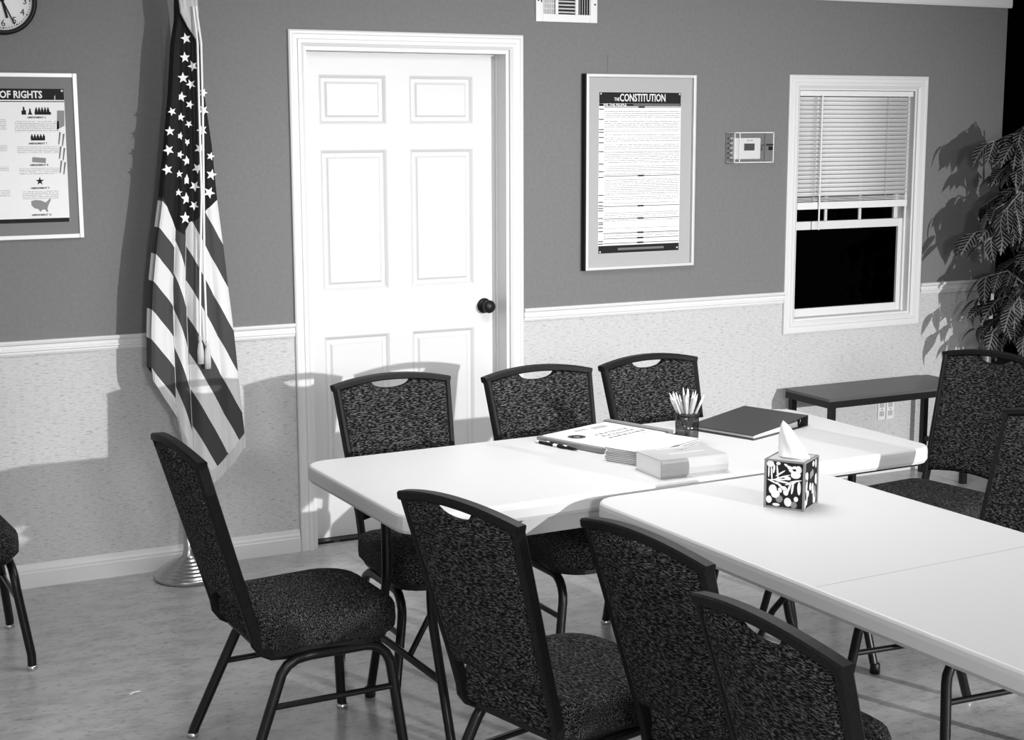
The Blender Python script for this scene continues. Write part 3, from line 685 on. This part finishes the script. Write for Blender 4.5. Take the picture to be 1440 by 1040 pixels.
# stars sewn on the canton, at their places on the folds
bm = bmesh.new(); pts = [bm.verts.new((math.cos(PI/2+k*PI/5)*(1 if k % 2 == 0 else .42), math.sin(PI/2+k*PI/5)*(1 if k % 2 == 0 else .42), 0)) for k in range(10)]
bm.faces.new(pts); star_me = bpy.data.meshes.new('star'); bm.to_mesh(star_me); bm.free(); star_me.materials.append(M['paper'])
STARS = [(262, 53, 1), (260, 79, 1), (271, 91, 1), (258, 107, 1), (268, 116, .9), (256, 133, .95), (267, 144, .8), (242, 153, .8), (286, 128, .8), (286, 153, 1), (255, 161, .8), (266, 171, .7), (239, 180, .9), (284, 180, 1.05), (254, 187, .75), (264, 196, .7), (237, 206, 1), (280, 206, 1), (296, 217, .8), (254, 213, .75), (263, 222, .95), (235, 233, 1), (277, 233, 1), (253, 240, .7), (297, 243, 1.05), (263, 249, 1.1), (273, 258, 1), (252, 266, .7), (294, 268, 1.1), (262, 275, 1.15), (272, 285, .9), (260, 302, 1.15)]
for (p, q, sc) in STARS:
    u = (p-interp(LE, q))/(interp(RE, q)-interp(LE, q)); v = (q+42)/(interp(HEM, u)+42)
    a0 = Vector(flag_pt(u, v)[0]); du = (Vector(flag_pt(min(u+.02, 1), v)[0])-Vector(flag_pt(max(u-.02, 0), v)[0])).normalized(); dv = (Vector(flag_pt(u, v-.01)[0])-Vector(flag_pt(u, v+.01)[0])).normalized()
    nn = du.cross(dv).normalized()
    if nn.y > 0: nn = -nn
    nn = (nn+Vector((0, -1.6, 0))).normalized(); du = (du-nn*du.dot(nn)).normalized()
    dv = nn.cross(du).normalized()
    if dv.z < 0: dv = -dv
    rz = Matrix.Rotation(random.uniform(-.3, .3), 3, 'Z'); mm = (Matrix((du, dv, nn)).transposed() @ rz).to_4x4()
    link_copy(star_me, 'star', flag, Matrix.Translation(a0+nn*.006) @ mm @ Matrix.Scale(.021*sc, 4))
# fringe along the hem
vs = []; fs = []; NF = 150
for i in range(NF+1):
    u = i/NF; (x, y, z), _ = flag_pt(u, 1); (x2, y2, z2), _ = flag_pt(u, .985)
    zz = 0.0
    for (dz, dy) in ((.004, -.002-zz), (-.046, -.003-zz), (-.046, .004), (.004, .005)): vs.append((x+(.004 if dz < 0 else 0), y+dy, z+dz))
for i in range(NF):
    for k in range(4): fs.append((i*4+k, i*4+(k+1) % 4, (i+1)*4+(k+1) % 4, (i+1)*4+k))
M['fringe'] = mat('fringe_thread', .55, .8, .2); tex(M['fringe'], (420, 60, 6), .46, .60, .35, .6, 1, 2, .15)
MB().add(vs, fs).build('fringe', M['fringe'], flag)
# gathered gold cloth edge at the top, cord and tassels
gth = MB()
for k in range(7):
    p = 254+k*3.3; gth.tube([(PX(p*.6+263*.4, -34), -.045, PZ(p, -34)), (PX(p-1, -6), -.060-.006*math.sin(k*2.1), PZ(p, -6)), (PX(p+1, 18), -.066, PZ(p, 18)), (PX(264+k*1.9, 38+k*3), -.064, PZ(264, 38+k*3))], [.005, .009, .008, .003], 6)
gth.build('gathered_fringe', M['fringe'], flag)
for (pts_, ln) in (([(268, 10), (274, 60), (276, 150), (279, 270), (277, 380), (277, 470)], 0), ([(272, 10), (279, 60), (281, 150), (282, 270), (283, 380), (287, 478)], 1)):
    pp = [(PX(p, q), -.086-.012*min(1, q/300), PZ(p, q)) for p, q in pts_]; cdm = MB().tube(pp, .0042, 6); co = cdm.build('cord', M['paper'], flag)
    x, y, z = pp[-1]
    MB().lathe([(.0, .0), (.006, .0), (.008, -.012), (.005, -.02), (.009, -.03), (.013, -.06), (.012, -.105), (.0, -.105)], 12, (x, y, z)).build('tassel', M['fringe'], flag)

# ------------------------------------------------------------ things on the tables
TZ = .735
def flat_print(parent, items, m, z):   # little flat dashes of ink on a sheet, local xy
    for (x, y, lx, ly) in items: MB().box((x-lx/2, y-ly/2, z), (x+lx/2, y+ly/2, z+.0003)).build('print_mark', m, parent)
# document folder with a printed sheet on top
fd = thing('document_folder', 'grey folder with a printed certificate lying on top', 'folder', (.470, -1.672, TZ), D2(19))
MB().box((-.178, -.138, .001), (.178, .138, .018), .004).build('cover', M['board'], fd)
MB().box((.150, -.138, .018), (.178, .138, .024), .002).build('spine_strip', M['board'], fd)
MB().box((.120, -.160, .0), (.185, -.1385, .012), .002).build('pocket', M['ink'], fd)
sh = MB().box((-.165, -.132, .018), (.145, .124, .0195)).build('sheet', M['paper'], fd)
for (a, b2) in ((.030, .026), (.022, .019)):
    MB().lathe([(b2, .0196), (b2, .0200), (a, .0200), (a, .0196)], 28, (-.105, .03, 0)).build('seal', M['inkgrey'], fd)
MB().lathe([(0, .0200), (.012, .0200), (.012, .0196)], 16, (-.105, .03, 0)).build('seal', M['inkgrey'], fd)
random.seed(11); it = []
for ry in (.005, -.025, -.055):
    x = -.045
    while x < .115:
        l_ = random.uniform(.008, .020); it.append((x+l_/2, ry+random.uniform(-.002, .002), l_, .014)); x += l_+.007
flat_print(fd, it, M['grey'], .0196)
flat_print(fd, [(.035, -.085, .20, .004), (-.02, .09, .06, .02), (.06, .08, .07, .03)], M['pale'], .0196)
# pens
for k, (p, a, lb) in enumerate([((.286, -1.722), -78, 'black pen beside the folder, the one nearer the table edge'), ((.268, -1.690), -74, 'black and white pen lying against the folder')]):
    pn = thing('pen', lb, 'pen', (*p, TZ+.0052), D2(a), 'pens by the folder')
    MB().tube([(-.062, 0, 0), (.045, 0, 0), (.060, 0, 0), (.070, 0, 0)], [.005, .005, .003, .001], 10).build('barrel', M['ink'], pn)
    MB().tube([(-.075, 0, 0), (-.060, 0, 0)], .0052, 10).build('cap', M['white'], pn)
    MB().tube([(.004, 0, 0), (.022, 0, 0)], .0053, 10).build('grip_band', M['paper'], pn)
    MB().box((-.070, -.0015, .004), (-.030, .0015, .0065)).build('clip', M['chrome'], pn)
# stack of booklets
random.seed(7)
for k in range(8):
    top_ = k == 7
    bk = thing('booklet', 'topmost white booklet of the stack behind the thick book' if top_ else 'white booklet within the stack between folder and thick book', 'booklet', (.470+random.uniform(-.003, .003), -1.958+random.uniform(-.003, .003), TZ+.0004+k*.0054), D2(24)+random.uniform(-.02, .02), 'stacked white booklets')
    MB().box((-.140, -.078, 0), (.140, .078, .0008)).box((-.140, -.078, .0042), (.140, .078, .005)).box((-.140, .076, .0008), (.140, .078, .0042)).build('cover', M['paper'], bk)
    MB().box((-.1385, -.0755, .0010), (.1375, .0755, .0040)).build('pages', M['grey'], bk)
# thick book
bk = thing('book', 'thick pale paperback book lying at the front edge of the table', 'book', (.441, -2.158, TZ), D2(-1.5))
hx, hy, H = .112, .074, .055
MB().box((-hx, -hy+.002, .0), (hx, hy, .0018)).box((-hx, -hy+.002, H-.0018), (hx, hy, H)).build('cover', M['pale'], bk)
sp = [(-hy-.004, .010), (-hy-.006, H/2), (-hy-.004, H-.010), (-hy+.003, H), (-hy+.003, 0)]
MB().prism(sp, lambda a, b2, d: (d, a, b2), -hx, hx).build('spine', M['pale'], bk)['label'] = 'pale spine facing the viewer'
MB().box((-hx+.002, -hy+.003, .0018), (hx-.002, hy-.003, H-.0018)).build('pages', M['paper'], bk)
flat_print(bk, [(.02, .030, .012, .010), (.036, .034, .008, .006), (.006, .032, .010, .005)], M['grey'], H)
flat_print(bk, [(.015, -.005, .12, .002), (.0, .06, .10, .002)], M['paper'], H)
# pencil cup
cp = thing('pencil_cup', 'see-through smoked cup full of pencils', 'cup', (.652, -1.868, TZ))
MB().lathe([(0, 0), (.036, 0), (.038, .10), (.0365, .10), (.0345, .004), (0, .004)], 36).build('body', M['smoke'], cp)
MB().lathe([(.0362, .096), (.0392, .096), (.0392, .102), (.0362, .102)], 36).build('rim', M['black'], cp)
random.seed(21)
pencils = [(-.85, .30), (-.72, .15), (-.62, -.2), (-.45, .3), (-.33, -.1), (-.15, .4), (-.02, -.3), (.05, .2), (.22, -.15), (.42, .25), (.62, -.05), (.70, .3), (-.55, .5), (-.1, -.5), (.3, -.45)]
rt = Vector((r0.x, r0.y, 0)).normalized(); dp_ = Vector((-rt.y, rt.x, 0))
for k, (a, b2) in enumerate(pencils):
    top_r = .030; ln = random.uniform(.165, .190)-.022*abs(a)
    b0 = Vector((.652, -1.868, TZ+.010))-(rt*a*.020+dp_*b2*.020); tp = Vector((.652, -1.868, TZ+ln))+rt*a*.078+dp_*b2*.050
    k_rim = .09/ln; mid = b0.lerp(tp, k_rim); off = Vector((mid.x-.652, mid.y+1.868, 0))
    if off.length > .026: tp -= off.normalized()*(off.length-.026)/k_rim
    pe = thing('pencil', 'pale pencil standing among others in the smoked cup', 'pencil', b0, 0, 'pencils in the cup'); d = tp-b0
    MB().tube([(0, 0, 0), d*.86], .0036, 6).build('shaft', M['pencil'], pe)
    MB().tube([d*.86, d*.94, d], [.0036, .0022, .0006], 6).build('tip', M['paper'], pe)
# ring binder
bi = thing('ring_binder', 'black ring binder lying closed at the far right of the table', 'binder', (.985, -1.735, TZ), D2(20))
hx, hy = .160, .128
MB().box((-hx, -hy, 0), (hx, hy, .003), .001).build('back_cover', M['binder'], bi)
MB().prism([(-hx, .014), (hx, .034), (hx, .037), (-hx, .017)], lambda a, b2, d: (a, d, b2), -hy, hy).build('front_cover', M['binder'], bi)
MB().box((hx, -hy, 0), (hx+.003, hy, .037), .001).build('spine', M['binder'], bi)
MB().prism([(-hx+.012, .004), (hx-.050, .004), (hx-.050, .022), (-hx+.012, .012)], lambda a, b2, d: (a, d, b2), -hy+.008, hy-.008).build('pages', M['paper'], bi)
for y in (-.105, 0, .105):
    MB().tube([(hx-.024+.014*math.cos(a), y, .018+.013*math.sin(a)) for a in [2*PI*i/16 for i in range(17)]], .0022, 6).build('ring', M['chrome'], bi)
# tissue box
tb = thing('tissue_box', 'black and white leaf-patterned tissue box', 'tissue box', (.478, -2.630, TZ), D2(-56.8))
h = .053; H = .130
bx_ = MB().box((-h, -h, 0), (h, h, H), .0012); bx_.build('carton', M['ink'], tb)
eg = MB()
for sx in (-1, 1):
    for sy in (-1, 1): eg.box((sx*h-.0028, sy*h-.0028, 0), (sx*h+.0028, sy*h+.0028, H))
for z in (0, H-.004):
    for s_ in (-1, 1):
        eg.box((-h, s_*h-.0016, z), (h, s_*h+.0016, z+.005)); eg.box((s_*h-.0016, -h, z), (s_*h+.0016, h, z+.005))
eg.build('edge_band', M['grey'], tb)
MB().box((-h+.004, -h+.004, H), (h-.004, h-.004, H+.0006)).build('top_panel', M['pale'], tb)
MB().lathe([(.0, H+.0007), (.034, H+.0007), (.034, H+.0012), (.0, H+.0012)], 24).build('opening', M['grey'], tb)
def ell(cx_, cz_, a, b2, th_, n=12): return [(cx_+a*math.cos(t)*math.cos(th_)-b2*math.sin(t)*math.sin(th_), cz_+a*math.cos(t)*math.sin(th_)+b2*math.sin(t)*math.cos(th_)) for t in [2*PI*i/n for i in range(n)]]
# front face (local -y), u from left (-h) to right (h), v from the bottom
FR = [(-.040, .118, .010, .009, 0), (-.018, .121, .006, .004, 0), (.004, .118, .007, .003, -.5), (.014, .112, .008, .005, -.4), (.026, .114, .008, .004, .2), (.038, .110, .008, .010, .3), (.030, .095, .014, .010, .1), (.018, .104, .008, .004, -.5),
      (-.044, .098, .002, .017, 0), (-.036, .092, .0022, .020, .08), (-.030, .105, .003, .012, -.1), (-.020, .098, .0024, .020, .1), (-.012, .095, .016, .0022, .6), (-.006, .086, .022, .0022, .35), (-.016, .078, .026, .0022, .12), (-.005, .073, .022, .0026, -.1), (.008, .084, .009, .005, -.1), (.030, .078, .018, .0022, .25), (.016, .070, .016, .002, .3), (-.030, .070, .018, .0022, -.35), (-.012, .062, .014, .003, -.7), (.000, .055, .008, .006, -.6), (.012, .056, .003, .016, -.35), (.022, .060, .003, .018, -.12), (.040, .060, .005, .018, .0),
      (.004, .045, .007, .008, .3), (-.032, .050, .011, .013, 0), (-.024, .038, .012, .010, .4), (-.014, .026, .010, .010, 0), (-.042, .022, .008, .010, 0), (-.012, .050, .005, .007, .4), (.010, .020, .010, .012, .2), (.032, .030, .006, .007, 0), (.026, .014, .009, .009, 0), (-.022, .010, .010, .004, 0)]
for k, (u, v, a, b2, th_) in enumerate(FR):
    MB().prism(ell(u, v, a, b2, th_), lambda p, q, d: (p, d, q), -h-.0006-.0001*(k % 4), -h).build('leaf_print', M['grey'] if k in (33, 28) else M['paper'], tb)
random.seed(5)
for k in range(22):
    u = random.uniform(-.043, .043); v = random.uniform(.012, .118); tall = random.random() < .55
    a, b2 = (random.uniform(.003, .007), random.uniform(.010, .020)) if tall else (random.uniform(.006, .010),)*2
    b2 = min(b2, v-.006, .124-v)
    MB().prism(ell(u, v, min(a, .049-abs(u)), b2, random.uniform(-.12, .12)), lambda p, q, d: (d, p, q), h, h+.0006+.0001*(k % 4)).build('leaf_print', M['paper'] if k % 5 else M['grey'], tb)
ts = []; fs = []; NT, NS2 = 9, 24
for j in range(NT+1):
    v = j/NT; z = H-.003+.100*v
    for i in range(NS2):
        a = 2*PI*i/NS2; rr = (1-v)**.75
        wob = 1+.22*math.sin(5*a+2.2*v*3)*(.5+.5*v)
        ts.append(((.043*rr*math.cos(a)*wob+.004)-.030*v, .020*rr*math.sin(a)*wob+.006*math.sin(v*4), z))
for j in range(NT):
    for i in range(NS2): fs.append((j*NS2+i, j*NS2+(i+1) % NS2, (j+1)*NS2+(i+1) % NS2, (j+1)*NS2+i))
ti = MB().add(ts, fs, True).build('tissue', M['tissue'], tb)
ti['label'] = 'white tissue pulled up out of the opening'
# paper scraps on the floor
for (x, y, a, lb) in ((-.977, -1.275, 15, 'small white paper scrap on the floor left of the chair'),):
    tag(MB().prism([(-.018, .002), (-.006, .005), (.018, .003), (.018, .0045), (-.006, .0065), (-.018, .0035)], lambda p, q, d: (p, d, q-.002), -.005, .005).build('paper_scrap', M['paper'], None, (x, y, .0), D2(a)), lb, 'paper scrap')

# ------------------------------------------------------------ potted tree by the outside corner
TX, TY = 3.70, -.36
tr_ = thing('potted_tree', 'leafy artificial tree in a pot beside the dark corner', 'tree', (TX, TY, 0))
MB().lathe([(0, 0), (.13, 0), (.17, .28), (.185, .29), (.185, .31), (.165, .31), (.16, .28), (0, .28)], 32).build('pot', M['black'], tr_)
MB().lathe([(0, .282), (.158, .282), (.158, .279)], 24).build('soil', M['soil'], tr_)
random.seed(33)
for k, (dx, dy, tp) in enumerate([(.0, .0, (-.06, -.02, 1.72)), (.03, .02, (.10, -.04, 1.65)), (-.03, -.02, (-.16, .02, 1.45))]):
    pts = [(dx, dy, .27), (dx*1.5+.02, dy, .7), (dx+(tp[0]-dx)*.6, dy+(tp[1]-dy)*.6, 1.15), tp]
    MB().tube(pts, [.016, .013, .010, .005], 8).build('stem', M['bark'], tr_)
lm = mat('veined_leaf', .02, .5, .3); nt = lm.node_tree; N = nt.nodes; Lk = nt.links
tc = N.new('ShaderNodeTexCoord'); sp_ = N.new('ShaderNodeSeparateXYZ'); Lk.new(tc.outputs['Object'], sp_.inputs[0])
ab = N.new('ShaderNodeMath'); ab.operation = 'ABSOLUTE'; Lk.new(sp_.outputs[1], ab.inputs[0])
m1 = N.new('ShaderNodeMath'); m1.operation = 'MULTIPLY'; m1.inputs[1].default_value = 1.1; Lk.new(ab.outputs[0], m1.inputs[0])
sb = N.new('ShaderNodeMath'); sb.operation = 'SUBTRACT'; Lk.new(sp_.outputs[0], sb.inputs[0]); Lk.new(m1.outputs[0], sb.inputs[1])
mu = N.new('ShaderNodeMath'); mu.operation = 'MULTIPLY'; mu.inputs[1].default_value = 7.0; Lk.new(sb.outputs[0], mu.inputs[0])
fr2 = N.new('ShaderNodeMath'); fr2.operation = 'FRACT'; Lk.new(mu.outputs[0], fr2.inputs[0])
g2 = N.new('ShaderNodeMath'); g2.operation = 'GREATER_THAN'; g2.inputs[1].default_value = .74; Lk.new(fr2.outputs[0], g2.inputs[0])
lt2 = N.new('ShaderNodeMath'); lt2.operation = 'LESS_THAN'; lt2.inputs[1].default_value = .022; Lk.new(ab.outputs[0], lt2.inputs[0])
mxx = N.new('ShaderNodeMath'); mxx.operation = 'MAXIMUM'; Lk.new(g2.outputs[0], mxx.inputs[0]); Lk.new(lt2.outputs[0], mxx.inputs[1])
mc = N.new('ShaderNodeMix'); mc.data_type = 'RGBA'; mc.inputs[6].default_value = g(.006); mc.inputs[7].default_value = g(.17); Lk.new(mxx.outputs[0], mc.inputs[0]); Lk.new(mc.outputs[2], N['Principled BSDF'].inputs['Base Color'])
def leaf_mesh(name, droop):
    vs = []; fs = []; n = 12
    for i in range(n+1):
        t = i/n; wv = .27*math.sin(PI*min(1, t*1.02)**.8)*(1-.15*(i % 2)) if 0 < i < n else 0.0
        x = math.sin(droop*t)/droop if droop else t; z = -(1-math.cos(droop*t))/droop if droop else 0
        vs += [(x, -wv, z+.06*wv/.27), (x, 0, z), (x, wv, z+.06*wv/.27)]
    for i in range(n): fs += [(3*i, 3*i+3, 3*i+4, 3*i+1), (3*i+1, 3*i+4, 3*i+5, 3*i+2)]
    me = bpy.data.meshes.new(name); me.from_pydata(vs, [], fs); me.polygons.foreach_set('use_smooth', [True]*len(fs)); me.materials.append(lm); return me
leaves = [leaf_mesh('leaf', d) for d in (.4, .8, 1.2)]
nb = 0
for k in range(36):
    an_ = random.uniform(0, 2*PI)
    if k < 20: an_ = random.uniform(PI*.75, PI*1.45)      # boughs towards the room and the window
    z0 = .78+.95*(k % 17)/16+random.uniform(-.05, .05); ln = random.uniform(.20, .36)*(1.0 if z0 < 1.5 else .75)
    st_ = Vector((-.05*(z0-.3), -.01, z0-.08)); en = st_+Vector((math.cos(an_)*ln, math.sin(an_)*ln, .10-random.uniform(0, .16)))
    if TY+en.y > -.05: en.y = -.05-TY
    mid = st_.lerp(en, .5)+Vector((0, 0, .07))
    MB().tube([st_, mid, en], [.005, .004, .002], 6).build('bough', M['bark'], tr_)
    for q in range(8):
        t = .2+.8*q/7; p = st_.lerp(mid, t*2) if t < .5 else mid.lerp(en, t*2-1)
        sd = (-1 if q % 2 else 1); yaw = an_+sd*random.uniform(.4, 1.2) if q < 7 else an_
        pit = random.uniform(.3, 1.15); s_ = random.uniform(.11, .15)
        mm = Matrix.Translation(p) @ Matrix.Rotation(yaw, 4, 'Z') @ Matrix.Rotation(pit, 4, 'Y') @ Matrix.Rotation(random.uniform(-.5, .5), 4, 'X') @ Matrix.Scale(s_, 4)
        tip = mm @ Vector((1, 0, 0))
        if TY+tip.y > -.02: continue
        link_copy(leaves[random.randrange(3)], 'leaf', tr_, mm)
